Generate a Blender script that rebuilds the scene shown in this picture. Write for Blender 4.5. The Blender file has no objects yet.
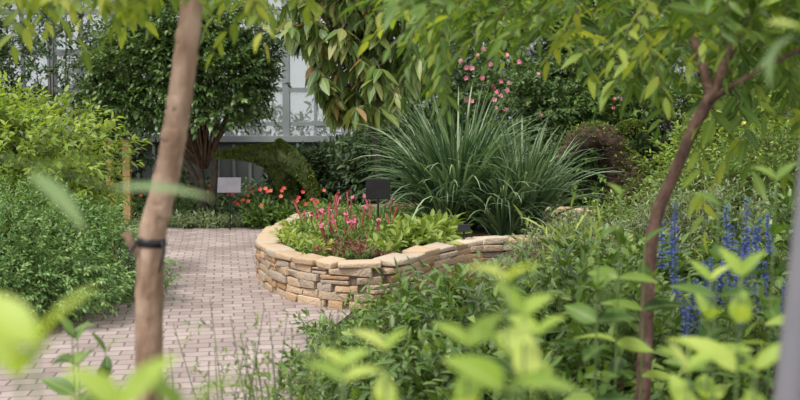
import bpy, numpy as np, math
from mathutils import Vector
R=np.random.default_rng(11)
Z=np.array([0,0,1.0])
def nz(v): return v/np.maximum(np.linalg.norm(v,axis=-1,keepdims=True),1e-9)
def U(a,b,n=None): return R.uniform(a,b,n)

# ------------------------------------------------------------------ materials
def new_mat(name):
    m=bpy.data.materials.new(name); m.use_nodes=True
    nt=m.node_tree; nt.nodes.clear()
    return m,nt,nt.nodes,nt.links
def ramp(nd,cols,pos=None):
    r=nd.new('ShaderNodeValToRGB'); e=r.color_ramp.elements
    n=len(cols)
    for i in range(n-2): e.new(0.5)
    for i,c in enumerate(cols):
        e[i].position=(i/(n-1) if pos is None else pos[i]); e[i].color=(*c,1)
    return r
def leaf_mat(name,cols,trans=.32,rough=.42,spec=.45,mid=.0,tint=(1.3,1.25,.5)):
    m,nt,nd,lk=new_mat(name)
    at=nd.new('ShaderNodeAttribute'); at.attribute_name='rnd'
    r=ramp(nd,cols); lk.new(at.outputs['Fac'],r.inputs[0])
    col=r.outputs[0]
    if mid>0:
        a2=nd.new('ShaderNodeAttribute'); a2.attribute_name='lv'
        mr=nd.new('ShaderNodeMapRange'); mr.inputs[1].default_value=0; mr.inputs[2].default_value=.22
        mr.inputs[3].default_value=mid; mr.inputs[4].default_value=0
        lk.new(a2.outputs['Fac'],mr.inputs[0])
        mx=nd.new('ShaderNodeMixRGB'); mx.inputs[2].default_value=(.55,.62,.25,1)
        lk.new(mr.outputs[0],mx.inputs[0]); lk.new(col,mx.inputs[1]); col=mx.outputs[0]
    p=nd.new('ShaderNodeBsdfPrincipled'); p.inputs['Roughness'].default_value=rough+.05
    p.inputs['Specular IOR Level'].default_value=spec*.75
    lk.new(col,p.inputs['Base Color'])
    ml=nd.new('ShaderNodeMixRGB'); ml.blend_type='MULTIPLY'; ml.inputs[0].default_value=1
    ml.inputs[2].default_value=(*tint,1); lk.new(col,ml.inputs[1])
    t=nd.new('ShaderNodeBsdfTranslucent'); lk.new(ml.outputs[0],t.inputs[0])
    mix=nd.new('ShaderNodeMixShader'); mix.inputs[0].default_value=trans
    lk.new(p.outputs[0],mix.inputs[1]); lk.new(t.outputs[0],mix.inputs[2])
    o=nd.new('ShaderNodeOutputMaterial'); lk.new(mix.outputs[0],o.inputs[0])
    return m
def noise_mat(name,cols,scale=8,rough=.8,bump=.3,detail=6,stretch=(1,1,1),bscale=None,attr=False,dist=.02):
    m,nt,nd,lk=new_mat(name)
    tc=nd.new('ShaderNodeTexCoord'); mp=nd.new('ShaderNodeMapping'); mp.inputs['Scale'].default_value=stretch
    lk.new(tc.outputs['Object'],mp.inputs[0])
    n=nd.new('ShaderNodeTexNoise'); n.inputs['Scale'].default_value=scale; n.inputs['Detail'].default_value=detail
    lk.new(mp.outputs[0],n.inputs['Vector'])
    src=n.outputs['Fac']
    if attr:
        at=nd.new('ShaderNodeAttribute'); at.attribute_name='rnd'
        ma=nd.new('ShaderNodeMath'); ma.operation='MULTIPLY_ADD'; ma.inputs[1].default_value=.55
        lk.new(n.outputs['Fac'],ma.inputs[0])
        mb=nd.new('ShaderNodeMath'); mb.operation='MULTIPLY_ADD'; mb.inputs[1].default_value=.75; mb.inputs[2].default_value=-.12
        lk.new(at.outputs['Fac'],mb.inputs[0]); lk.new(mb.outputs[0],ma.inputs[2]); src=ma.outputs[0]
    r=ramp(nd,cols,None if attr else [ .3+.4*i/(len(cols)-1) for i in range(len(cols))])
    lk.new(src,r.inputs[0])
    p=nd.new('ShaderNodeBsdfPrincipled'); p.inputs['Roughness'].default_value=rough
    p.inputs['Specular IOR Level'].default_value=.25
    lk.new(r.outputs[0],p.inputs['Base Color'])
    n2=nd.new('ShaderNodeTexNoise'); n2.inputs['Scale'].default_value=bscale or scale*3; n2.inputs['Detail'].default_value=8
    lk.new(mp.outputs[0],n2.inputs['Vector'])
    b=nd.new('ShaderNodeBump'); b.inputs['Strength'].default_value=bump; b.inputs['Distance'].default_value=dist
    lk.new(n2.outputs['Fac'],b.inputs['Height']); lk.new(b.outputs[0],p.inputs['Normal'])
    o=nd.new('ShaderNodeOutputMaterial'); lk.new(p.outputs[0],o.inputs[0])
    return m

M={}
M['dark']=leaf_mat('leaf_dark_glossy',[(.025,.055,.016),(.05,.105,.026),(.095,.17,.042),(.19,.28,.08)],.25,.36,.6)
M['mid']=leaf_mat('leaf_mid_green',[(.04,.088,.018),(.085,.165,.03),(.155,.25,.048),(.31,.40,.10)],.32)
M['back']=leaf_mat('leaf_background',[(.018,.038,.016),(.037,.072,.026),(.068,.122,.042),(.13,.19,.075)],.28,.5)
M['lime']=leaf_mat('leaf_lime',[(.10,.17,.025),(.20,.30,.045),(.31,.42,.075),(.48,.55,.15)],.4,.45)
M['bedlime']=leaf_mat('leaf_bedding_lime',[(.08,.135,.022),(.15,.23,.04),(.26,.35,.07),(.42,.48,.14)],.35,.45)
M['box']=leaf_mat('leaf_small_hedge',[(.045,.11,.03),(.09,.185,.048),(.16,.28,.08),(.31,.43,.155)],.25,.45)
M['canopy']=leaf_mat('leaf_canopy',[(.022,.06,.010),(.055,.125,.02),(.12,.22,.036),(.33,.44,.075)],.42,.4,.4,.25)
M['canopyL']=leaf_mat('leaf_canopy_yellow',[(.07,.135,.016),(.17,.27,.032),(.34,.43,.055),(.54,.57,.10)],.45,.4,.4,.2)
M['fore']=leaf_mat('leaf_foreground_bright',[(.17,.28,.035),(.27,.40,.055),(.39,.51,.09),(.51,.59,.16)],.42,.4,.4,.35)
M['foreblue']=leaf_mat('leaf_foreground_cool',[(.10,.18,.06),(.16,.26,.10),(.25,.36,.17)],.35,.4,.5,.25)
M['shrubF']=leaf_mat('leaf_front_shrub',[(.025,.062,.015),(.055,.12,.024),(.115,.215,.042),(.28,.39,.105)],.3,.38,.55,.25)
M['grass']=leaf_mat('strap_leaf',[(.03,.07,.03),(.07,.135,.055),(.14,.22,.10),(.31,.41,.23)],.2,.36,.65,tint=(1.1,1.2,.7))
M['grey']=leaf_mat('leaf_grey_green',[(.09,.14,.07),(.16,.21,.11),(.24,.30,.16),(.35,.40,.24)],.3)
M['tan']=leaf_mat('leaf_drooping',[(.045,.09,.018),(.085,.16,.03),(.16,.24,.05),(.25,.31,.08),(.40,.26,.13)],.3,.4,.55,.3,tint=(1.2,1,.6))
M['red']=leaf_mat('petal_red',[(.42,.02,.03),(.58,.05,.04),(.7,.1,.05)],.25,tint=(1.2,.8,.8))
M['orange']=leaf_mat('petal_orange',[(.6,.11,.04),(.72,.19,.08)],.25,tint=(1.2,.8,.8))
M['pink']=leaf_mat('petal_pink',[(.5,.06,.14),(.66,.16,.26),(.76,.34,.40)],.25,tint=(1.1,.8,1))
M['pitcher']=leaf_mat('pitcher_red',[(.30,.04,.06),(.44,.10,.12),(.52,.23,.20)],.25,tint=(1.1,.8,.8))
M['maroon']=leaf_mat('leaf_maroon',[(.12,.03,.03),(.23,.07,.06),(.35,.16,.12)],.3,tint=(1.2,.8,.8))
M['blue']=leaf_mat('petal_blue',[(.06,.09,.38),(.12,.18,.58),(.24,.30,.76)],.25,tint=(.9,.9,1.1))
M['yellow']=leaf_mat('petal_yellow',[(.7,.5,.05),(.85,.7,.15)],.3,tint=(1.1,1.1,.8))
M['moss']=leaf_mat('moss_tuft',[(.05,.085,.015),(.10,.15,.03),(.19,.25,.05)],.2,.8,.1)
M['mossb']=noise_mat('moss_covered_bark',[(.03,.03,.012),(.05,.07,.02),(.09,.11,.04)],12,.95,.8)
M['stem']=noise_mat('green_stem',[(.08,.14,.04),(.14,.2,.07)],20,.6,.1)
M['twig']=noise_mat('woody_twig',[(.06,.04,.025),(.14,.09,.06)],20,.8,.2)
M['barkL']=noise_mat('bark_grey_brown',[(.10,.058,.038),(.26,.165,.112),(.41,.29,.215)],16,.8,.8,10,(1,1,.35),50)
M['barkR']=noise_mat('bark_reddish',[(.06,.032,.025),(.12,.068,.05),(.23,.14,.11)],25,.75,.6,8,(1,1,.6),90)
M['barkD']=noise_mat('bark_dark',[(.05,.042,.033),(.12,.10,.08)],14,.85,.5)
M['soil']=noise_mat('soil',[(.025,.018,.012),(.055,.04,.025),(.09,.065,.045)],6,.95,.8,10,bscale=40)
M['stone']=noise_mat('sandstone',[(.23,.12,.07),(.41,.25,.14),(.48,.34,.215),(.34,.285,.24),(.54,.38,.25),(.58,.46,.34)],14,.85,.8,10,bscale=45,attr=True)
M['cap']=noise_mat('sandstone_cap',[(.34,.235,.145),(.50,.36,.235),(.43,.36,.285),(.60,.48,.36)],14,.85,.7,10,bscale=45,attr=True)
M['mortar']=noise_mat('mortar',[(.10,.075,.05),(.16,.12,.09)],20,.9,.5)
M['rock']=noise_mat('grey_rock',[(.18,.17,.15),(.33,.31,.28)],7,.85,.5)
M['frame']=noise_mat('window_frame_paint',[(.21,.23,.24),(.28,.30,.31)],3,.5,.02)
M['wall']=noise_mat('wall_paint',[(.10,.115,.11),(.15,.165,.16)],2,.8,.1)
M['wood']=noise_mat('wooden_post',[(.27,.17,.07),(.42,.28,.13)],6,.7,.2,stretch=(6,6,.6))
M['post']=noise_mat('grey_post_paint',[(.15,.145,.17),(.19,.185,.21)],4,.5,.03)
M['black']=noise_mat('black_plastic',[(.012,.012,.014),(.02,.02,.022)],10,.4,.02)
M['signgrey']=noise_mat('sign_plate_grey',[(.13,.125,.15),(.17,.165,.185)],10,.6,.02)
M['drift']=noise_mat('driftwood',[(.018,.012,.009),(.05,.032,.022),(.11,.07,.045)],10,.9,.9,stretch=(1,1,3))

def glass_mat():
    m,nt,nd,lk=new_mat('window_glass')
    t=nd.new('ShaderNodeBsdfTranslucent'); t.inputs[0].default_value=(.58,.60,.61,1)
    tr=nd.new('ShaderNodeBsdfTransparent'); tr.inputs[0].default_value=(.80,.83,.84,1)
    mx=nd.new('ShaderNodeMixShader'); mx.inputs[0].default_value=.7
    lk.new(t.outputs[0],mx.inputs[1]); lk.new(tr.outputs[0],mx.inputs[2])
    o=nd.new('ShaderNodeOutputMaterial'); lk.new(mx.outputs[0],o.inputs[0]); return m
M['glass']=glass_mat()
def paver_mat():
    m,nt,nd,lk=new_mat('brick_pavers')
    tc=nd.new('ShaderNodeTexCoord'); mp=nd.new('ShaderNodeMapping'); mp.inputs['Rotation'].default_value=(0,0,math.radians(-10))
    nw=nd.new('ShaderNodeTexNoise'); nw.inputs['Scale'].default_value=5
    lk.new(tc.outputs['Object'],nw.inputs['Vector'])
    va=nd.new('ShaderNodeVectorMath'); va.operation='MULTIPLY_ADD'; va.inputs[1].default_value=(.045,.045,0)
    lk.new(nw.outputs['Color'],va.inputs[0]); lk.new(tc.outputs['Object'],va.inputs[2])
    lk.new(va.outputs[0],mp.inputs[0])
    b=nd.new('ShaderNodeTexBrick'); b.offset=.5
    b.inputs['Scale'].default_value=1; b.inputs['Brick Width'].default_value=.165; b.inputs['Row Height'].default_value=.125
    b.inputs['Mortar Size'].default_value=.009; b.inputs['Mortar Smooth'].default_value=.6
    b.inputs['Color1'].default_value=(.285,.228,.215,1); b.inputs['Color2'].default_value=(.405,.338,.322,1); b.inputs['Mortar'].default_value=(.175,.14,.128,1)
    lk.new(mp.outputs[0],b.inputs['Vector'])
    n=nd.new('ShaderNodeTexNoise'); n.inputs['Scale'].default_value=1.6; n.inputs['Detail'].default_value=8
    lk.new(tc.outputs['Object'],n.inputs['Vector'])
    r=ramp(nd,[(.72,.70,.69),(1.12,1.10,1.08)],[.3,.7]); lk.new(n.outputs['Fac'],r.inputs[0])
    n3=nd.new('ShaderNodeTexNoise'); n3.inputs['Scale'].default_value=60; n3.inputs['Detail'].default_value=4
    lk.new(tc.outputs['Object'],n3.inputs['Vector'])
    ml=nd.new('ShaderNodeMixRGB'); ml.blend_type='MULTIPLY'; ml.inputs[0].default_value=1
    lk.new(b.outputs['Color'],ml.inputs[1]); lk.new(r.outputs[0],ml.inputs[2])
    p=nd.new('ShaderNodeBsdfPrincipled'); p.inputs['Roughness'].default_value=.75; p.inputs['Specular IOR Level'].default_value=.3
    lk.new(ml.outputs[0],p.inputs['Base Color'])
    ad=nd.new('ShaderNodeMath'); ad.operation='MULTIPLY_ADD'; ad.inputs[1].default_value=-1; 
    sc=nd.new('ShaderNodeMath'); sc.operation='MULTIPLY'; sc.inputs[1].default_value=.4
    lk.new(n3.outputs['Fac'],sc.inputs[0]); lk.new(b.outputs['Fac'],ad.inputs[0]); lk.new(sc.outputs[0],ad.inputs[2])
    bp=nd.new('ShaderNodeBump'); bp.inputs['Strength'].default_value=.6; bp.inputs['Distance'].default_value=.008
    lk.new(ad.outputs[0],bp.inputs['Height']); lk.new(bp.outputs[0],p.inputs['Normal'])
    o=nd.new('ShaderNodeOutputMaterial'); lk.new(p.outputs[0],o.inputs[0]); return m
M['paver']=paver_mat()

# ------------------------------------------------------------------ geometry
class Geo:
    def __init__(s,name): s.name=name; s.V=[];s.I=[];s.T=[];s.M=[];s.A=[];s.B=[];s.n=0;s.mats=[]
    def slot(s,m):
        if m not in s.mats: s.mats.append(m)
        return s.mats.index(m)
    def add(s,V,I,T,m,a,b=None):
        V=np.asarray(V,float).reshape(-1,3); k=len(V)
        s.V.append(V); s.I.append(np.asarray(I,np.int64).ravel()+s.n); T=np.asarray(T,np.int64).ravel(); s.T.append(T)
        s.M.append(np.full(len(T),s.slot(m))); s.A.append(np.broadcast_to(np.asarray(a,float).ravel(),(k,)) if np.size(a)==1 else np.asarray(a,float).ravel())
        s.B.append(np.ones(k) if b is None else np.asarray(b,float).ravel()); s.n+=k
    def build(s,smooth=True,parent=None):
        V=np.concatenate(s.V);I=np.concatenate(s.I);T=np.concatenate(s.T)
        me=bpy.data.meshes.new(s.name); me.vertices.add(len(V)); me.vertices.foreach_set('co',V.astype(np.float32).ravel())
        me.loops.add(len(I)); me.loops.foreach_set('vertex_index',I.astype(np.int32))
        me.polygons.add(len(T)); me.polygons.foreach_set('loop_start',np.concatenate([[0],np.cumsum(T)[:-1]]).astype(np.int32))
        for m in s.mats: me.materials.append(M[m])
        me.polygons.foreach_set('material_index',np.concatenate(s.M).astype(np.int32))
        me.polygons.foreach_set('use_smooth',np.full(len(T),smooth))
        for nm,ar in (('rnd',s.A),('lv',s.B)):
            at=me.attributes.new(nm,'FLOAT','POINT'); at.data.foreach_set('value',np.concatenate(ar).astype(np.float32))
        me.update(calc_edges=True)
        o=bpy.data.objects.new(s.name,me); bpy.context.scene.collection.objects.link(o)
        if parent: o.parent=parent
        return o

def template(us,ws,across):
    v=[];F=[];rows=[]
    for u,w in zip(us,ws):
        if w==0: rows.append([len(v)]); v.append((u,0,0))
        elif across==3:
            rows.append([len(v),len(v)+1,len(v)+2]); v+= [(u,-w,1),(u,0,0),(u,w,1)]
        else:
            rows.append([len(v),len(v)+1]); v+=[(u,-w,1),(u,w,1)]
    for a,b in zip(rows[:-1],rows[1:]):
        if len(a)==1 and len(b)>1:
            for i in range(len(b)-1): F.append((a[0],b[i+1],b[i]))
        elif len(b)==1:
            for i in range(len(a)-1): F.append((a[i],a[i+1],b[0]))
        else:
            for i in range(len(a)-1): F.append((a[i],a[i+1],b[i+1],b[i]))
    return np.array(v,float),F
NEAR=template([0,.1,.32,.6,.85,1],[0,.5,1,.86,.4,0],3)
OVATE=template([0,.06,.2,.4,.62,.8,.92,1],[0,.42,.85,1,.82,.48,.2,0],3)
MID=template([0,.3,.7,1],[0,1,.75,0],3)
FAR=template([0,.3,.7,1],[0,1,.75,0],2)

def leaves(g,mat,P,D,N,L,W,tm=FAR,curl=.25,fold=.25,rnd=None):
    P=P.reshape(-1,3);D=nz(D.reshape(-1,3));N=N.reshape(-1,3); n=len(P)
    if n==0: return
    N=nz(N-(N*D).sum(1,keepdims=True)*D); S=np.cross(D,N)
    L=np.broadcast_to(np.asarray(L,float).ravel(),(n,)) if np.size(L)==1 else np.asarray(L).ravel()
    W=np.broadcast_to(np.asarray(W,float).ravel(),(n,)) if np.size(W)==1 else np.asarray(W).ravel()
    tv,F=tm; k=len(tv); u=tv[:,0];v=tv[:,1]
    c=curl*U(.3,1.6,n)
    V=P[:,None]+D[:,None]*(L[:,None]*u*(1-.15*c[:,None]*u**2))[...,None]+S[:,None]*(W[:,None]*.5*v)[...,None]
    V=V+N[:,None]*(-L[:,None]*c[:,None]*u**2+W[:,None]*.5*fold*np.abs(v))[...,None]
    I=np.concatenate([np.array(f) for f in F]); T=np.array([len(f) for f in F])
    II=(I[None]+(np.arange(n)*k)[:,None])
    if rnd is None: rnd=U(0,1,n)
    g.add(V,II,np.tile(T,n),mat,np.repeat(rnd,k),np.tile(np.abs(v),n))

def prisms(g,mat,P0,P1,r0,r1,sides=3):
    n=len(P0)
    if n==0: return
    D=nz(P1-P0); a=np.where(np.abs(D[:,2:3])<.9,Z[None],np.array([[1,0,0.]])); S=nz(np.cross(D,a)); T=np.cross(D,S)
    ang=np.arange(sides)*2*np.pi/sides
    ring=S[:,None]*np.cos(ang)[None,:,None]+T[:,None]*np.sin(ang)[None,:,None]
    r0=np.broadcast_to(r0,(n,));r1=np.broadcast_to(r1,(n,))
    V=np.concatenate([P0[:,None]+ring*r0[:,None,None],P1[:,None]+ring*r1[:,None,None]],1)
    I=[]
    for i in range(sides):
        j=(i+1)%sides; I+=[i,j,j+sides,i+sides]
    II=np.array(I)[None]+(np.arange(n)*2*sides)[:,None]
    g.add(V,II,np.full(n*sides,4),mat,.5)

def spline(pts,n):
    pts=np.asarray(pts,float); m=len(pts)
    P=np.vstack([2*pts[0]-pts[1],pts,2*pts[-1]-pts[-2]]); out=[]
    for t in np.linspace(0,m-1-1e-6,n):
        i=int(t);f=t-i;a,b,c,d=P[i],P[i+1],P[i+2],P[i+3]
        out.append(.5*((2*b)+(-a+c)*f+(2*a-5*b+4*c-d)*f*f+(-a+3*b-3*c+d)*f**3))
    return np.array(out)
def tube(g,mat,pts,rad,sides=10,rough=0.,smooth_n=None,rnd=.5):
    pts=np.asarray(pts,float)
    if smooth_n:
        k=len(pts); rad=np.interp(np.linspace(0,k-1,smooth_n),np.arange(k),np.broadcast_to(rad,(k,))); pts=spline(pts,smooth_n)
    n=len(pts); rad=np.broadcast_to(rad,(n,)).astype(float)
    T=nz(np.gradient(pts,axis=0)); s=nz(np.cross(T[0],[.3,1,.1]))
    V=[]; ang=np.arange(sides)*2*np.pi/sides
    for i in range(n):
        s=nz(s-T[i]*np.dot(s,T[i])); q=np.cross(T[i],s)
        rr=rad[i]*(1+rough*R.normal(size=sides))
        V.append(pts[i]+(s[None]*np.cos(ang)[:,None]+q[None]*np.sin(ang)[:,None])*rr[:,None])
    V=np.concatenate(V);I=[];Tt=[]
    for i in range(n-1):
        for j in range(sides):
            k=(j+1)%sides; I+=[i*sides+j,i*sides+k,(i+1)*sides+k,(i+1)*sides+j]; Tt.append(4)
    I+=list(range(sides))[::-1]; Tt.append(sides); I+=[(n-1)*sides+j for j in range(sides)]; Tt.append(sides)
    g.add(V,I,Tt,mat,rnd)

def sprigs(g,lm,sm,P,D,L,k,ll,lw,spread=.9,droop=.25,tm=FAR,flat=False,up=1.,jit=.4,stem=.002,curl=.25,fold=.25,ldroop=.15,start=.12,rb=0.):
    P=np.asarray(P,float);D=nz(np.asarray(D,float));n=len(P)
    if n==0: return
    L=np.broadcast_to(L,(n,)).astype(float)
    t=np.linspace(start,1,k)[None,:]
    pts=P[:,None]+D[:,None]*(L[:,None]*t)[...,None]; pts[...,2]-=droop*L[:,None]*t**2
    tan=nz(D[:,None]-2*droop*t[...,None]*Z)
    side=nz(np.cross(D,Z)+1e-3); upv=np.cross(side,D)
    if flat: phi=(np.arange(k)%2)*np.pi+U(-.35,.35,(n,k))
    else: phi=np.arange(k)[None]*2.4+U(0,6.28,(n,1))+U(-.3,.3,(n,k))
    rad=side[:,None]*np.cos(phi)[...,None]+upv[:,None]*np.sin(phi)[...,None]
    sp=np.full((1,k),spread); sp[0,-1]*=.2
    dirs=nz(tan+rad*sp[...,None]+R.normal(size=(n,k,3))*.12-ldroop*Z)
    nr=Z*up+R.normal(size=(n,k,3))*jit+ (D[:,None]*.35)
    sc=U(.7,1.15,(n,k))
    rn=np.clip(.5*U(0,1,(n,1))+.5*U(0,1,(n,k))+rb,0,1)
    leaves(g,lm,pts,dirs,nr,ll*sc,lw*sc,tm,curl,fold,rn.ravel())
    if stem>0:
        m=3; tt=np.linspace(0,1,m+1)
        for a,b in zip(tt[:-1],tt[1:]):
            A=P+D*(L*a)[:,None]-Z*(droop*L*a*a)[:,None]; B=P+D*(L*b)[:,None]-Z*(droop*L*b*b)[:,None]
            prisms(g,sm,A,B,stem*(1-.6*a),stem*(1-.6*b))

def lobe_pts(l,n,inner=.35,back=.5,rough=.1):
    cx,cy,cz,rx,ry,rz=l
    d=nz(R.normal(size=(n*3,3))); d=d[(d[:,1]<back)&(d[:,2]>-.75)][:n]
    ph=U(0,6.28,3)
    bump=1+rough*(np.sin(d[:,0]*6+ph[0])+np.sin(d[:,1]*7+ph[1])+np.sin(d[:,2]*6+ph[2]))
    r=np.where(R.random(len(d))<inner,U(.55,.9,len(d)),1-np.abs(R.normal(size=len(d)))*.07)*bump
    P=np.array([cx,cy,cz])+d*np.array([rx,ry,rz])*r[:,None]
    O=nz(d/np.array([rx,ry,rz]))
    k=P[:,2]>.04
    return P[k],O[k]
def shrub(name,lobes,n,lm,ll,lw,k=7,L=.2,sm='twig',upb=.5,inner=.35,back=.5,trunk=None,tr=.02,rough=.1,build=True,geo=None,flowers=None,**kw):
    g=geo or Geo(name)
    tot=sum(l[3]*l[5] for l in lobes)
    for l in lobes:
        P,O=lobe_pts(l,int(n*l[3]*l[5]/tot),inner,back,rough)
        D=nz(O+Z*upb+R.normal(size=O.shape)*.3)
        P=P-D*L*.6
        kk=P[:,2]>.02; P=P[kk];D=D[kk];O=O[kk]
        sprigs(g,lm,sm,P,D,L*U(.7,1.3,len(P)),k,ll,lw,**kw)
        b=np.array(trunk if trunk is not None else (l[0],l[1],0.))
        idx=R.choice(len(P),min(14,len(P)),replace=False)
        for i in idx:
            mid=(b+P[i])/2+np.array([0,0,.12])*l[5]
            bb=b+np.array([U(-.05,.05),U(-.05,.05),-.02])
            tube(g,sm,[bb,mid,P[i]],[tr,tr*.6,tr*.2],5,smooth_n=6)
        if flowers:
            fm,fn,fs=flowers; j=R.choice(len(P),min(len(P),max(1,int(fn*l[3]*l[5]/tot))),replace=False)
            blossom(g,fm,P[j]+D[j]*L*1.05,D[j],fs)
    if build: return g.build()
    return g
def blossom(g,mat,P,D,size,petals=5,rnd=None):
    P=np.asarray(P,float);D=nz(np.asarray(D,float)); n=len(P)
    s=nz(np.cross(D,[.1,.3,1]));t=np.cross(D,s)
    for i in range(petals):
        a=i*2*np.pi/petals
        d=s*np.cos(a)+t*np.sin(a)
        leaves(g,mat,P,d+D*.35,D+R.normal(size=(n,3))*.1,size*.5*np.ones(n),size*.45*np.ones(n),MID,.1,.1)
def blades(g,mat,base,n,L,width,spread=1.,seg=8,r0=.1,stiff=.5,rb=0.):
    a=U(0,6.28,n); h=np.stack([np.cos(a),np.sin(a),0*a],1)
    B=np.array(base)+h*U(0,r0,n)[:,None]
    L=L*U(.6,1.1,n); th0=np.abs(R.normal(size=n))*.28*spread; bend=U(.2,1.7,n)*(1-stiff)*spread*1.6
    P=B.copy(); t=np.linspace(0,1,seg+1); rows=[]
    side=np.cross(h,Z)+R.normal(size=(n,3))*.25; side=nz(side)
    for i,tt in enumerate(t):
        w=width*(1-.15*abs(tt-.3))*(1-tt**3)*.5+.0006
        th=th0+bend*tt**1.6
        d=h*np.sin(th)[:,None]+Z*np.cos(th)[:,None]
        if i>0: P=P+d*(L/seg)[:,None]
        P[:,2]=np.maximum(P[:,2],.03)
        nn=np.cross(side,d)
        rows.append(np.stack([P-side*w,P+nn*w*.35,P+side*w],1))
    V=np.stack(rows,1).reshape(n,-1,3); I=[]
    for i in range(seg):
        for j in range(2): I+=[i*3+j,i*3+j+1,(i+1)*3+j+1,(i+1)*3+j]
    k=(seg+1)*3
    g.add(V,np.array(I)[None]+(np.arange(n)*k)[:,None],np.full(n*seg*2,4),mat,np.repeat(np.clip(U(0,1,n)+rb,0,1),k))

def box(g,mat,c,s,rot=0,jit=0,rnd=.5):
    x,y,z=np.array(s)/2; v=np.array([(sx*x,sy*y,sz*z) for sx in(-1,1) for sy in(-1,1) for sz in(-1,1)],float)
    if jit: v+=R.normal(size=(8,3))*jit
    cr,sr=math.cos(rot),math.sin(rot); v=np.stack([v[:,0]*cr-v[:,1]*sr,v[:,0]*sr+v[:,1]*cr,v[:,2]],1)+np.array(c)
    I=[0,1,3,2,4,6,7,5,0,4,5,1,2,3,7,6,0,2,6,4,1,5,7,3]
    g.add(v,I,[4]*6,mat,rnd)
def empty(name):
    e=bpy.data.objects.new(name,None); bpy.context.scene.collection.objects.link(e); return e
def poly(name,pts,z,mat):
    g=Geo(name); g.add([(x,y,z) for x,y in pts],list(range(len(pts))),[len(pts)],mat,.5); return g.build(False)
def bevel(o,w,seg=2):
    b=o.modifiers.new('bevel','BEVEL'); b.width=w; b.segments=seg; b.limit_method='NONE'

# ------------------------------------------------------------------ ground, path, wall
poly('floor',[(-14,-2),(14,-2),(14,30),(-14,30)],0,'soil')
poly('brick_path',[(-1.9,-1),(-.9,-1),(-.65,3),(-.6,5),(-.5,7.2),(-.3,8.2),(.2,9.2),(.2,13),(-1.2,13.5),(-7,14.2),(-7,11.2),(-4.2,10.6),(-3.2,8.5),(-2.7,6),(-2.4,3)],.012,'paver')

g=Geo('wall_back')
box(g,'wall',(0,17.6,.52),(20,.2,1.04))
for x in np.arange(-9.9,10,.28): box(g,'frame',(x,17.47,.5),(.05,.05,1.0))
g.build(False)
w=empty('window_1')
g=Geo('window_frame')
box(g,'frame',(0,17.55,1.10),(20,.3,.10)); box(g,'frame',(0,17.6,1.36),(20,.12,.07)); box(g,'frame',(0,17.6,1.95),(20,.14,.08)); box(g,'frame',(0,17.6,2.6),(20,.14,.10)); box(g,'frame',(0,17.6,3.3),(20,.14,.08)); box(g,'frame',(0,17.6,5.2),(20,.14,.12))
for x in np.arange(-10.15,10.1,1.02): box(g,'frame',(x,17.6,3.1),(.12,.16,4.2)); box(g,'frame',(x+.51,17.6,3.1),(.05,.1,4.2))
g.build(False,w)
g=Geo('window_glass'); box(g,'glass',(0,17.62,3.1),(20,.01,4.1)); g.build(False,w)
shrub('outdoor_hedge',[(-5.5,22,1.6,2.2,1,1.6),(-2.3,22.5,.6,1.6,1,1.1),(.9,22,1.6,2,1,2),(4.5,22,1.8,2.4,1,2.2)],1700,'grey',.2,.09,k=7,L=.5,rb=-.15,stem=.006)

# ------------------------------------------------------------------ stone raised bed
ctrl=[(-1.12,11.7),(-1.2,10.9),(-1.28,10.2),(-1.26,9.4),(-1.02,8.65),(-.64,8.12),(-.24,7.98),(.02,8.28),(.29,8.85),(.78,9.4),(1.46,9.6),(2.2,9.7),(2.7,10.8),(2.3,12.2),(1.0,12.8),(-.4,12.7)]
c3=[(x,y,0) for x,y in ctrl]; cl=spline(c3+[c3[0]],400)
seg=np.linalg.norm(np.diff(cl,axis=0),axis=1); S=np.concatenate([[0],np.cumsum(seg)]); TOT=S[-1]
def along(s):
    s=s%TOT; x=np.interp(s,S,cl[:,0]);y=np.interp(s,S,cl[:,1]); e=.05
    x2=np.interp((s+e)%TOT,S,cl[:,0]);y2=np.interp((s+e)%TOT,S,cl[:,1]); return x,y,math.atan2(y2-y,x2-x)
bed=empty('stone_raised_bed')
g=Geo('stacked_stones'); z=0.0
for ci,h in enumerate([.075,.065,.07,.065,.06]):
    s=U(0,.2)
    end=s+TOT
    while s<end-.05:
        l=min(U(.10,.36),end-s); x,y,a=along(s+l/2)
        off=U(-.017,.017)
        nx,ny=-math.sin(a),math.cos(a)
        if R.random()<.2:
            for q in (0,1): box(g,'stone',(x+nx*off,y+ny*off,z+h*(.25+.5*q)),(l-.006,.2,h*.5-.004),a,.004,R.random())
        else: box(g,'stone',(x+nx*off,y+ny*off,z+h/2),(l-.008,.2,h-.005),a,.006,R.random())
        s+=l
    z+=h
o=g.build(True,bed); bevel(o,.010)
g=Geo('cap_stones'); s=0
while s<TOT-.1:
    l=min(U(.16,.36),TOT-s); x,y,a=along(s+l/2); box(g,'cap',(x,y,z+.026+U(-.003,.006)),(l-.010,.22+U(-.02,.02),.055),a+U(-.04,.04),.007,R.random()); s+=l
o=g.build(True,bed); bevel(o,.014,3)
g=Geo('bed_soil')
g.add([(x,y,.33) for x,y,_ in cl[:-1]],list(range(399)),[399],'soil',.5); g.build(False,bed)
g=Geo('mortar_core')
V=[];I=[]
for sd_ in (-.075,.075):
    b0=len(V)
    for i in range(400):
        x,y,a=along(S[i]); V+=[(x-math.sin(a)*sd_,y+math.cos(a)*sd_,0.0),(x-math.sin(a)*sd_,y+math.cos(a)*sd_,.33)]
    for i in range(399): I+=[b0+i*2,b0+i*2+2,b0+i*2+3,b0+i*2+1]
g.add(V,I,[4]*798,'mortar',.5); g.build(False,bed)

def in_bed(x,y):
    px,py=cl[:-1,0],cl[:-1,1]; qx,qy=np.roll(px,-1),np.roll(py,-1)
    c=((py>y)!=(qy>y))&(x<(qx-px)*(y-py)/(qy-py+1e-12)+px); return c.sum()%2==1

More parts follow.
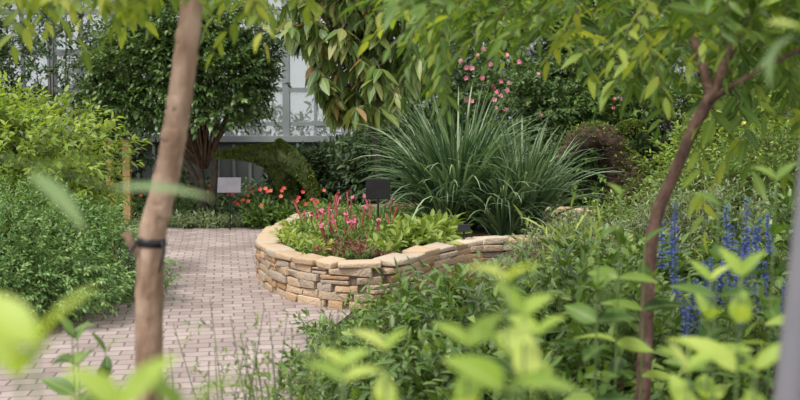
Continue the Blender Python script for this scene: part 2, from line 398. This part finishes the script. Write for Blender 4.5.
# ------------------------------------------------------------------ bed planting
GZ=.33
def scatter(n,x0,x1,y0,y1,cond=None):
    o=[]
    while len(o)<n:
        x,y=U(x0,x1),U(y0,y1)
        if cond is None or cond(x,y): o.append((x,y))
    return np.array(o)
def inb(x,y): return in_bed(x-.14,y) and in_bed(x+.14,y) and in_bed(x,y-.16) and in_bed(x,y+.16)
def tuft(name,pts,z0,h,lm,ll,lw,k=6,per=7,spread=.5,sm='stem',**kw):
    g=Geo(name); n=len(pts)
    P=np.repeat(np.column_stack([pts,np.full(n,z0)]),per,0); P[:,:2]+=R.normal(size=(len(P),2))*.03
    D=nz(np.column_stack([R.normal(size=(len(P),2))*spread,np.ones(len(P))]))
    sprigs(g,lm,sm,P,D,h*U(.5,1.2,len(P)),k,ll,lw,start=.2,**kw); return g
tuft('lime_groundcover',scatter(80,-1.2,-.68,8.5,11,inb),GZ,.16,'bedlime',.07,.03,tm=MID,rb=.2).build()
tuft('broad_leaf_bedding_plant',scatter(36,-.1,.62,8.3,10.0,inb),GZ,.25,'bedlime',.12,.05,tm=MID,per=5,rb=.05).build()
tuft('spreading_fern',scatter(22,-.6,.3,8.9,10.4,inb),GZ,.24,'mid',.10,.018,tm=MID,per=6,k=9,spread=.7,rb=.1).build()
tuft('maroon_groundcover',scatter(60,-.85,-.1,8.3,9.8,inb),GZ,.14,'maroon',.045,.02,tm=MID,per=4).build()
tuft('green_bedding_plant',scatter(110,-1.0,.5,9.6,11.8,inb),GZ,.24,'mid',.07,.022,tm=MID,per=6).build()
tuft('green_bedding_plant',scatter(80,-.9,0,8.3,9.6,inb),GZ,.11,'mid',.04,.018,tm=MID,per=5,rb=-.15).build()
g=Geo('red_pitcher_plant')
p=np.vstack([scatter(32,-.95,.0,9.1,10.9,inb),scatter(12,-.8,-.1,8.8,9.6,inb)]); n=len(p)
P=np.column_stack([p,np.full(n,GZ)]); D=nz(np.column_stack([R.normal(size=(n,2))*.30,np.ones(n)])); L=U(.18,.44,n)
prisms(g,'stem',P,P+D*(L*.65)[:,None],.003,.005,5); prisms(g,'pitcher',P+D*(L*.6)[:,None],P+D*L[:,None],.005,.012,7)
leaves(g,'pitcher',P+D*L[:,None],D+R.normal(size=P.shape)*.5,-Z+R.normal(size=P.shape)*.5,.045,.035,MID,.4,.2)
leaves(g,'mid',P+D*(L*.4)[:,None],D+R.normal(size=P.shape)*.6,Z+R.normal(size=P.shape)*.3,.12,.018,MID,.4,.2)
m=R.random(n)<.6
blossom(g,'pink',(P+D*L[:,None])[m],(D+np.array([0,-.6,0]))[m],.055)
g.build()
g=Geo('river_stones')
for x,y,r in [(-.26,8.56,.045),(-.10,8.7,.035)]:
    d=[(math.cos(a)*math.cos(b),math.sin(a)*math.cos(b),math.sin(b)) for b in np.linspace(-1.3,1.3,7) for a in np.linspace(0,6.28,10)[:-1]]
    d=np.array(d)*np.array([1.2,1,.6])*r*(1+R.normal(size=(len(d),1))*.05)+np.array([x,y,GZ+.8*r]); I=[]
    for i in range(6):
        for j in range(9): I+=[i*9+j,i*9+(j+1)%9,(i+1)*9+(j+1)%9,(i+1)*9+j]
    g.add(d,I,[4]*54,'rock',.5)
g.build()
g=Geo('strap_leaf_grass')
blades(g,'grass',(.62,10.7,GZ),560,1.56,.031,1.2,9,.2,.47)
blades(g,'grass',(.48,10.5,GZ),160,1.15,.028,1.4,9,.12,.4)
g.build()
g=Geo('strap_leaf_grass')
blades(g,'grass',(1.28,10.4,GZ),360,1.2,.030,1.15,9,.15,.48)
blades(g,'grass',(1.05,10.2,GZ),160,1.0,.028,1.4,9,.12,.4)
g.build()

def sign(name,x,y,zc,w,h,mat,tilt=12):
    e=empty(name); g=Geo('plate'); box(g,mat,(0,0,0),(w,h,.012)); o=g.build(False,e); o.location=(x,y,zc); o.rotation_euler=(math.radians(90-tilt),0,U(-.1,.1)); bevel(o,.004)
    g=Geo('stake'); prisms(g,'black',np.array([[x,y+.02,0.]]),np.array([[x,y+.02,zc]]),.01,.01,8); g.build(False,e)
sign('plant_label_sign',-2.26,13.2,.61,.31,.21,'signgrey',20)
sign('plant_label_sign',-.215,9.75,.83,.24,.20,'black',-4)
sign('plant_label_sign',.60,9.3,.5,.12,.07,'black')

# ------------------------------------------------------------------ trees & shrubs : background
g=Geo('camellia_tree')
for bx,tx in ((-2.78,-2.95),(-2.66,-2.5),(-2.86,-3.5)):
    tube(g,'barkD',[(bx,14.1,0),(bx+U(-.03,.03),14.1,.5),((bx+tx)/2,14.05,1.2),(tx,14,2.0)],[.06,.05,.045,.02],8,.04,14)
shrub('camellia_tree',[(-2.95,14,2.1,1.2,1.0,.85),(-3.6,13.9,1.8,.85,.7,.6),(-2.35,13.9,2.0,.68,.7,.58),(-2.85,13.9,2.65,1.15,.7,.6)],3300,'dark',.085,.042,k=9,L=.22,trunk=(-2.78,14.1,.8),geo=g,rb=.06)
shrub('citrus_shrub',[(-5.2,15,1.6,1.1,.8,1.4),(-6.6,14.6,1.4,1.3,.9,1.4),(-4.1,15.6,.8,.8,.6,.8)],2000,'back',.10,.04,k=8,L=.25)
shrub('glasshouse_vine',[(-5.6,16.6,2.6,2.4,.5,1.6),(-8,16,2.4,1.6,.6,2.2)],1500,'grey',.11,.05,k=8,L=.3,rb=-.2)
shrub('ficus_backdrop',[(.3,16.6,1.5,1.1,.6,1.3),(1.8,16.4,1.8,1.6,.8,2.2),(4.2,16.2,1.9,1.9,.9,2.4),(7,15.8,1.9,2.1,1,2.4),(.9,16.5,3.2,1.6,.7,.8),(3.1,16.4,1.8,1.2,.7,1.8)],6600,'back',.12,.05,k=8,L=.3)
shrub('ficus_backdrop',[(3.4,13.6,1.0,1.6,1,1.2),(5.6,13,1.4,1.6,1,1.8),(4.5,14.6,2.6,2.0,.9,1.2)],3000,'mid',.10,.04,k=8,L=.28,rb=-.15)
g=Geo('bougainvillea_shrub')
shrub('bougainvillea_shrub',[(1.6,13.6,1.25,1.1,.7,1.0),(1.0,14.2,1.8,.9,.6,.9),(2.5,13.8,1.7,.8,.6,.9)],2200,'dark',.08,.035,k=8,L=.22,geo=g,build=False)
n=26; P=np.column_stack([U(.5,1.6,n),U(13.0,13.4,n),U(1.6,2.4,n)]); blossom(g,'pink',P,np.tile([0,-1,.4],(n,1))+R.normal(size=(n,3))*.3,.08)
n=9; P=np.column_stack([U(1.8,3.0,n),U(12.9,13.2,n),U(1.5,2.2,n)]); blossom(g,'pink',P,np.tile([0,-1,.4],(n,1))+R.normal(size=(n,3))*.3,.06)
g.build()
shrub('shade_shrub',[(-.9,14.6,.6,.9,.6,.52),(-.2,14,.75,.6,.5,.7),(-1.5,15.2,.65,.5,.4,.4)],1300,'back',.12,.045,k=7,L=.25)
p=scatter(260,-4.3,-.3,13.75,15.6)
g=tuft('impatiens_bed',p,0,.42,'dark',.09,.035,per=6,k=7)
q=p[R.choice(len(p),110)]; P=np.column_stack([q+R.normal(size=q.shape)*.1,U(.28,.50,len(q))]); D=nz(np.column_stack([U(-.4,.4,len(q)),-np.ones(len(q)),np.ones(len(q))]))
blossom(g,'red',P[:70],D[:70],.065); blossom(g,'orange',P[70:],D[70:],.065); g.build()
g=tuft('croton_bed',scatter(46,-2.0,-.85,13.3,13.7),0,.46,'mid',.10,.04,per=5,k=7,tm=MID,rb=-.15)
n=18;P=np.column_stack([U(-2.1,-.9,n),U(13.15,13.4,n),U(.3,.56,n)]); blossom(g,'red',P[:10],np.tile([0,-1,.6],(10,1)),.065); blossom(g,'orange',P[10:],np.tile([0,-1,.6],(8,1)),.065); g.build()
tuft('edging_plant',scatter(80,-3.6,-2.1,13.4,13.85),0,.22,'grey',.09,.02,per=6).build()
tuft('edging_plant',scatter(120,-4.3,-.6,15.4,16.8),0,.55,'back',.12,.04,per=6).build()

g=Geo('mossy_log')
pl=[[( -1.55,14.0,0),(-1.58,14.0,.45),(-1.72,13.9,.85),(-2.05,13.8,1.0),(-2.5,13.65,.98)],
    [(-1.95,13.9,.98),(-1.6,13.8,.94),(-1.35,13.7,.76),(-1.2,13.65,.5),(-1.1,13.6,.0)],
    [(-1.62,13.8,.92),(-1.6,13.75,1.06),(-1.66,13.7,1.16)]]
for pp,rr in zip(pl,([.15,.14,.16,.11,.03],[.15,.19,.12,.08,.07],[.10,.07,.03])):
    tube(g,'mossb',pp,rr,12,.12,26)
    c=spline(pp,1300); r=np.interp(np.linspace(0,1,1300),np.linspace(0,1,len(rr)),rr); r=np.repeat(r,4); c=np.repeat(c,4,0); d=nz(R.normal(size=c.shape)+Z*.5)
    leaves(g,'moss',c+d*r[:,None]*.9,d+R.normal(size=c.shape)*.5,R.normal(size=c.shape),.045,.02,FAR)
g.build()
g=Geo('driftwood_stump')
dp=[[(2.62,11.6,0),(2.6,11.6,.6),(2.52,11.5,1.0),(2.35,11.45,1.26),(2.05,11.4,1.26),(1.8,11.35,1.0)],[(2.45,11.5,1.1),(2.65,11.4,.95),(2.62,11.3,.5),(2.7,11.2,0)],[(2.4,11.5,1.22),(2.6,11.5,1.38),(2.75,11.4,1.42)]]
for pp,rr in zip(dp,([.24,.2,.17,.16,.15,.06],[.13,.11,.1,.1],[.10,.07,.03])):
    tube(g,'drift',pp,rr,14,.10,34)
    c=spline(pp,500); r=np.interp(np.linspace(0,1,500),np.linspace(0,1,len(rr)),rr); c=np.repeat(c,4,0); r=np.repeat(r,4); d=nz(R.normal(size=c.shape)+Z*1.2)
    leaves(g,'moss',c+d*r[:,None],d+R.normal(size=c.shape)*.6,R.normal(size=c.shape),.05,.02,FAR)
g.build()
g=Geo('wooden_post'); box(g,'wood',(-3.72,13.6,.6),(.10,.09,1.2)); o=g.build(False); bevel(o,.006)
g=Geo('wooden_post'); box(g,'wood',(-3.95,13.6,.6),(.09,.08,1.2)); o=g.build(False); bevel(o,.006)

# ------------------------------------------------------------------ large drooping-leaf tree (centre top)
g=Geo('large_leaf_tree')
tube(g,'barkD',[(-.25,13.2,0),(-.3,13.1,1),(-.45,12.9,2),(-.6,12.6,3.1)],[.05,.045,.04,.03],8,.05,16)
cs=[]
for i in range(240):
    z0=U(1.6,3.4); hw=.30+.55*min(1,(z0-1.5)/.9)
    e=np.array([-.42+U(-1,1)*hw,U(11.4,12.9),z0])
    cs.append(e); tube(g,'barkD',[(-.5,12.9,min(2.6,e[2]+.3)),((e[0]-.5)/2,(e[1]+12.9)/2,e[2]+.25),e],[.02,.012,.006],5,0,6)
cs=np.repeat(np.array(cs),9,0); a=U(0,6.28,len(cs)); D=np.column_stack([np.cos(a),np.sin(a),U(-2.2,-.3,len(cs))])
leaves(g,'tan',cs,D,Z+R.normal(size=cs.shape)*.4+nz(D*np.array([1,1,0]))*.8,U(.2,.34,len(cs)),U(.085,.13,len(cs)),NEAR,.25,.2,rnd=np.clip(U(0,.85,len(cs))+(R.random(len(cs))<.1)*.35,0,1))
g.build()

# ------------------------------------------------------------------ left shrubs
shrub('golden_euonymus_shrub',[(-3.85,9.3,1.0,1.15,1.0,.9),(-3.15,9.0,.7,.5,.6,.58),(-4.6,9.0,1.2,1.0,.8,.9)],2300,'lime',.085,.034,k=9,L=.26,tm=MID,rb=-.08)
shrub('small_leaf_hedge_mound',[(-3.15,7.9,.38,1.05,1.1,.56),(-2.75,8.5,.3,.6,.6,.5),(-3.5,7.2,.3,.95,.75,.5)],6000,'box',.040,.018,k=9,L=.15,sm='stem',rough=.10,rb=.05)

# ------------------------------------------------------------------ right-hand planting
shrub('fine_leaf_shrub',[(2.85,9.0,.7,.6,.6,.5),(3.6,8.6,.85,.9,.6,.65),(1.95,9.0,.42,.42,.4,.40)],2600,'mid',.05,.018,k=10,L=.24,rb=.1)
shrub('silver_leaf_shrub',[(1.5,8.2,.35,.55,.5,.4),(2.4,7.8,.45,.7,.5,.5)],1500,'grey',.06,.014,k=10,L=.24)
shrub('azalea_shrub',[(3.05,10.6,.8,.5,.5,.6),(3.7,10.6,1.0,.7,.6,.8),(4.5,10.4,1.1,1.0,.6,.9)],1900,'lime',.07,.028,k=8,L=.25,rb=-.2,flowers=('yellow',40,.06))
shrub('broad_leaf_shrub',[(1.5,6.6,.3,.6,.6,.42),(2.6,6.4,.45,.7,.6,.5)],900,'shrubF',.10,.045,k=8,L=.28,tm=MID)
tuft('spiky_foliage_plant',scatter(34,1.0,3.0,6.6,8.0),0,.95,'bedlime',.16,.018,per=5,k=12,spread=.3,tm=MID).build()
g=Geo('blue_salvia')
n=46; p=np.column_stack([U(1.32,2.15,n),U(4.5,5.4,n)])
P=np.column_stack([p,np.zeros(n)]); D=nz(np.column_stack([R.normal(size=(n,2))*.08,np.ones(n)])); H=U(.68,1.16,n)
prisms(g,'stem',P,P+D*H[:,None],.005,.002,4)
sprigs(g,'mid','stem',np.repeat(P,4,0)+np.repeat(D*H[:,None],4,0)*np.tile([.25,.4,.55,.68],n)[:,None],nz(R.normal(size=(n*4,3))+Z),.16,6,.085,.022,tm=MID,rb=.1)
SL=U(.18,.32,n)
for k in range(18):
    t=H-SL+SL*k/17; c=P+D*t[:,None]
    for j in range(6):
        a=j*1.05+k*.6+U(-.3,.3,n); d=np.column_stack([np.cos(a),np.sin(a),np.full(n,.35)])
        m=R.random(n)<.78
        leaves(g,'blue',c[m],d[m],Z+R.normal(size=(m.sum(),3))*.4,.027*(1.15-.6*k/18),.016,FAR,.3,.2)
g.build()

# ------------------------------------------------------------------ front centre shrubs
shrub('front_leafy_shrub',[(.42,5.9,.28,.56,.6,.32),(-.05,5.2,.16,.3,.4,.2),(1.0,5.6,.32,.6,.5,.38),(.45,4.8,.2,.5,.45,.28)],950,'shrubF',.095,.038,k=7,L=.28,tm=MID,rough=.16)
tuft('feathery_herb',scatter(36,-.35,.9,5.0,6.8),0,.62,'mid',.07,.016,per=4,k=12,spread=.25,tm=MID,rb=.1).build()
tuft('path_edge_plant',scatter(50,-.62,-.15,3.6,7.2),0,.26,'shrubF',.08,.03,per=6,k=7,tm=MID).build()
shrub('front_leafy_shrub',[(1.05,4.5,.34,.5,.45,.38),(.5,3.9,.28,.42,.4,.30),(1.5,4.1,.32,.45,.4,.36)],650,'mid',.085,.032,k=7,L=.26,tm=MID,rough=.16)
shrub('front_leafy_shrub',[(1.5,3.0,.40,.5,.35,.34),(.85,3.0,.34,.4,.3,.32),(.3,3.0,.28,.35,.3,.26)],400,'shrubF',.09,.042,k=7,L=.24,tm=NEAR,rough=.16)
def stalks(name,tops,lm,ll,lw,upper=.4,k=7,stem=.004,tm=OVATE,spread=1.0,el0=.55):
    g=Geo(name)
    for x,y,z,lx in tops:
        b=np.array([x-lx,y+.03,0.]); t=np.array([x,y,z]); m=(b+t)/2+np.array([lx*.3,0,0])
        c=spline([b,m,t],30); tube(g,'stem',c,np.linspace(stem,stem*.5,30),6)
        T=nz(c[-1]-c[-6]); s=nz(np.cross(T,[.2,1,0])); q=np.cross(T,s); a0=U(-.35,.35)
        for i in range(k):
            f=1-(i/max(1,k-1))*upper/z; pt=c[int(np.clip(f*29,0,29))]
            ang=a0+i*1.57; sz=min(1,.6+.2*i)
            for sgn in (1,-1):
                r=(s*math.cos(ang)+q*math.sin(ang))*sgn; el=1.3 if i==0 else (.9 if i==1 else el0)
                d=nz(r*spread+T*el)
                nr=(T-.4*r)+R.normal(size=3)*.25+np.array([0,-.35,0])
                leaves(g,lm,pt[None],d[None]+R.normal(size=(1,3))*.12,nr[None],ll*sz*U(.85,1.15),lw*sz*U(.9,1.1),tm,.3,.3)
    return g.build()
stalks('hydrangea_shoots',[(.135,1.25,1.385,.02),(.17,1.35,1.32,-.03),(.09,1.3,1.29,.03),(.21,1.5,1.26,0)],'fore',.10,.052,.28,5)
stalks('hydrangea_shoots',[(-.02,1.4,1.26,.02),(-.08,1.35,1.25,.0),(-.07,1.2,1.27,0)],'fore',.085,.042,.26,4)
stalks('foreground_leafy_shoots',[(-.305,.82,1.405,0),(-.33,.85,1.37,0),(-.26,.9,1.325,0),(-.20,.9,1.315,0)],'fore',.12,.058,.25,4)
stalks('foreground_leafy_shoots',[(.50,1.7,1.16,0),(.58,1.6,1.18,0),(.62,1.8,1.30,0),(.66,2.1,1.24,0),(.44,1.5,1.2,0)],'fore',.11,.048,.3,5)
stalks('leafy_seedling',[(-1.0,3.0,.92,0),(-.93,3.1,.84,.03),(-1.05,3.2,.86,0)],'shrubF',.12,.055,.25,4)
stalks('tall_leafy_shoots',[(.52,2.6,1.26,0),(.62,2.8,1.36,.02),(.80,2.5,1.36,0),(.98,2.6,1.42,0),(.74,3.0,1.2,0),(1.0,2.4,1.3,0),(.30,2.6,1.14,0)],'canopy',.12,.05,.5,6,el0=.25)
g=Geo('airy_herb')
n=46; P=np.column_stack([U(-.80,-.30,n),U(3.4,4.2,n),np.zeros(n)]); D=nz(np.column_stack([R.normal(size=(n,2))*.12,np.ones(n)])); H=U(.45,.85,n)
prisms(g,'stem',P,P+D*H[:,None],.003,.0015,4)
for f in (.55,.7,.85): sprigs(g,'mid','stem',P+D*(H*f)[:,None],nz(R.normal(size=(n,3))*np.array([1,1,.3])+Z*.7),.14,8,.03,.011,stem=.001,rb=.25,tm=MID)
g.build()

g=Geo('overhanging_laurel_branch')
tube(g,'stem',[(-1.3,1.0,0),(-1.2,1.05,1.0),(-.85,1.1,1.50),(-.5,1.12,1.55),(-.3,1.15,1.50)],[.012,.008,.003,.0015,.001],6,0,30)
tube(g,'stem',[(-1.2,1.05,1.0),(-1.0,1.1,1.6),(-.75,1.1,1.78),(-.45,1.15,1.75)],[.01,.006,.003,.0015],6,0,30)
for pt,d,l in [((-.33,1.14,1.51),(1,.1,.02),.12),((-.42,1.13,1.53),(.5,-.2,-.3),.10),((-.42,1.13,1.53),(.8,.5,.3),.09),((-.5,1.12,1.56),(-.2,.3,.6),.1),
               ((-.45,1.15,1.75),(1,0,-.25),.12),((-.52,1.15,1.755),(.5,-.3,-.5),.12),((-.55,1.13,1.76),(.5,.5,-.1),.12),((-.62,1.12,1.77),(.2,-.4,-.6),.13),((-.6,1.12,1.77),(.8,.3,.2),.12),((-.5,1.14,1.75),(.8,.2,-.6),.12)]:
    leaves(g,'foreblue',np.array([pt]),np.array([d],float),Z[None]+R.normal(size=(1,3))*.3,l,l*.28,OVATE,.2,.25)
g.build()
g=Geo('overhanging_laurel_branch')
tube(g,'stem',[(1.1,1.2,0),(1.0,1.25,1.0),(.85,1.3,1.6),(.66,1.35,1.72),(.53,1.4,1.70)],[.015,.01,.006,.003,.002],6,0,30)
c=spline([(1.0,1.25,1.0),(.85,1.3,1.6),(.66,1.35,1.72),(.53,1.4,1.70)],26)[8:]
for i,pt in enumerate(c):
    d=np.array([-.6,.4*(-1)**i,U(-.7,.2)]); leaves(g,'foreblue' if i%3 else 'fore',pt[None],d[None],Z[None]+R.normal(size=(1,3))*.4,.085,.028,OVATE,.3,.25)
g.build()

# ------------------------------------------------------------------ left foreground tree
g=Geo('slender_tree')
tube(g,'barkL',[(-.74,2.8,0),(-.725,2.8,.5),(-.717,2.8,.8),(-.714,2.8,.98),(-.700,2.8,1.236),(-.664,2.8,1.376),(-.638,2.8,1.49),(-.605,2.8,1.684),(-.574,2.8,1.908),(-.55,2.82,2.3),(-.5,2.85,3.0)],[.045,.041,.039,.039,.038,.035,.034,.033,.030,.03,.02],18,.03,110)
tube(g,'barkL',[(-.715,2.8,1.2),(-.745,2.78,1.215),(-.765,2.77,1.26)],[.022,.014,.011],8,.05,6)
for z0 in (1.32,1.40,1.53,1.62,1.80):
    x=np.interp(z0,[1.236,1.376,1.49,1.684,1.908],[-.70,-.664,-.638,-.605,-.574]); r=np.interp(z0,[1.2,1.9],[.037,.030])
    tube(g,'barkL',[(x-.006,2.8,z0-.022),(x-.002,2.8,z0-.008),(x+.001,2.8,z0+.008),(x+.005,2.8,z0+.02)],[r*.97,r*1.06,r*1.05,r*.96],18,.03)
for i in range(26):
    a=U(0,6.28); e=np.array([-.55+math.cos(a)*U(.3,.9),2.9+math.sin(a)*U(.2,.8),U(2.0,2.4)])
    tube(g,'barkL',[(-.56,2.82,U(2.0,2.5)),((e[0]-.56)/2,(e[1]+2.82)/2,e[2]+.12),e],[.012,.008,.004],6,0,8)
n=160; P=np.column_stack([U(-1.35,-.30,n),U(2.5,3.6,n),U(1.97,2.2,n)])
D=nz(np.column_stack([R.normal(size=n),R.normal(size=n),U(-.6,.1,n)]))
sprigs(g,'canopyL','twig',P,D,U(.15,.26,n),8,.075,.028,tm=NEAR,flat=True,droop=.25,stem=.002,spread=1.0,ldroop=.3)
g.build()
g=Geo('tree_tie_strap')
tube(g,'black',[(-.702,2.8,1.218),(-.70,2.8,1.242)],[.0415,.0415],16)
tube(g,'black',[(-.665,2.765,1.235),(-.655,2.755,1.21),(-.665,2.75,1.17),(-.67,2.75,1.15)],[.006,.005,.004,.003],6,0,10)
tube(g,'black',[(-.735,2.765,1.235),(-.75,2.75,1.20),(-.755,2.75,1.18)],[.006,.005,.004],6,0,8)
g.build()

# ------------------------------------------------------------------ right tree
g=Geo('arching_canopy_tree')
tube(g,'barkR',[(.88,3.6,0),(.893,3.6,.55),(.90,3.6,.81),(.907,3.6,1.06),(.929,3.6,1.222),(.979,3.6,1.348),(1.06,3.6,1.546),(1.123,3.6,1.665)],[.031,.028,.026,.025,.023,.022,.022,.023],12,.05,50)
tube(g,'barkR',[(1.115,3.6,1.64),(1.073,3.6,1.78),(1.026,3.62,1.924),(1.0,3.65,2.2),(.8,3.7,2.5)],[.020,.016,.015,.014,.01],10,.03,24)
tube(g,'barkR',[(1.12,3.6,1.65),(1.165,3.6,1.78),(1.25,3.62,1.96),(1.4,3.7,2.3)],[.019,.016,.014,.012],10,.03,20)
tube(g,'barkR',[(1.10,3.6,1.62),(1.15,3.5,1.68),(1.3,3.4,1.78),(1.6,3.3,1.95)],[.012,.010,.008,.005],8,.03,16)
for i in range(46):
    e=np.array([U(-.1,2.3),U(2.8,5.2),U(2.05,2.5)])
    h=np.array([1.0+U(-.1,.3),3.65,U(2.0,2.3)]); tube(g,'barkR',[h,(h+e)/2+np.array([0,0,.2]),e],[.012,.008,.004],5,0,8)
n=290; P=np.column_stack([U(.1,2.4,n),U(2.9,5.6,n),U(0,1,n)]); P[:,2]=1.97+P[:,2]*.35+(P[:,1]-3)*.03
d=P-np.array([1.1,3.8,2.2]); d[:,2]=U(-.6,.0,n); D=nz(d+R.normal(size=d.shape)*np.array([.7,.7,.2]))
sprigs(g,'canopy','twig',P,D,U(.22,.4,n),12,.095,.028,tm=NEAR,flat=True,droop=.2,stem=.0025,spread=1.1,ldroop=.10,jit=.6)
n=120; P=np.column_stack([U(.8,2.3,n),U(3.1,4.9,n),U(1.76,2.05,n)]); D=nz(np.column_stack([U(-.4,1,n),U(-.5,.5,n),U(-.5,.2,n)]))
sprigs(g,'canopy','twig',P,D,U(.2,.35,n),11,.10,.030,tm=NEAR,flat=True,droop=.22,stem=.0025,spread=1.1,ldroop=.10,jit=.6,rb=.05)
n=18; P=np.column_stack([U(1.15,1.9,n),U(3.2,4.2,n),U(1.35,1.7,n)]); D=nz(np.column_stack([U(-.3,1,n),U(-.5,.5,n),U(-.5,.2,n)]))
sprigs(g,'canopyL','twig',P,D,U(.2,.35,n),8,.12,.04,tm=NEAR,flat=True,droop=.25,stem=.0025,spread=1.,ldroop=.2,rb=-.1)
n=34; P=np.column_stack([U(.1,2.0,n),U(3.2,4.6,n),U(1.9,2.1,n)]); D=nz(np.column_stack([U(-1,1,n),U(-.5,.5,n),U(-.5,.1,n)]))
sprigs(g,'canopyL','twig',P,D,U(.2,.35,n),9,.09,.028,tm=NEAR,flat=True,droop=.2,stem=.0025,spread=1.,ldroop=.1)
n=9; P=np.column_stack([U(.05,.2,n),U(3.9,4.4,n),U(1.85,2.1,n)]); D=nz(np.column_stack([U(-.3,.3,n),U(-.3,.3,n),-np.ones(n)]))
sprigs(g,'canopy','twig',P,D,.25,10,.09,.028,tm=NEAR,flat=True,droop=.1,stem=.0025,spread=1.,ldroop=.3,rb=.1)
g.build()

g=Geo('grey_metal_post'); tube(g,'post',[(.495,1.28,0),(.497,1.28,.8),(.505,1.28,1.15),(.53,1.28,1.5),(.56,1.28,2.0)],[.019]*5,18,0,24); tube(g,'post',[(.56,1.28,2.0),(.561,1.28,2.012)],[.021,.015],16); g.build()

# ------------------------------------------------------------------ light, camera
w=bpy.data.worlds.new('World'); bpy.context.scene.world=w; w.use_nodes=True
bg=w.node_tree.nodes['Background']; bg.inputs[0].default_value=(1,.99,.975,1); bg.inputs[1].default_value=1.1
sd=bpy.data.lights.new('sun','SUN'); sd.energy=3.4; sd.angle=math.radians(16); sd.color=(1,.97,.90)
so=bpy.data.objects.new('sun',sd); so.rotation_euler=(math.radians(22),math.radians(-22),0); bpy.context.scene.collection.objects.link(so)
cd=bpy.data.cameras.new('camera'); cd.lens=45; cd.sensor_width=36; cd.clip_start=.05
co=bpy.data.objects.new('camera',cd); co.location=(0,0,1.6); co.rotation_euler=(math.radians(90-5.14),0,0)
cd.dof.use_dof=True; cd.dof.focus_distance=9.2; cd.dof.aperture_fstop=2.8
bpy.context.scene.collection.objects.link(co); bpy.context.scene.camera=co
vs=bpy.context.scene.view_settings
vs.view_transform='Standard'; vs.look='None'; vs.exposure=0.15; vs.gamma=1.06
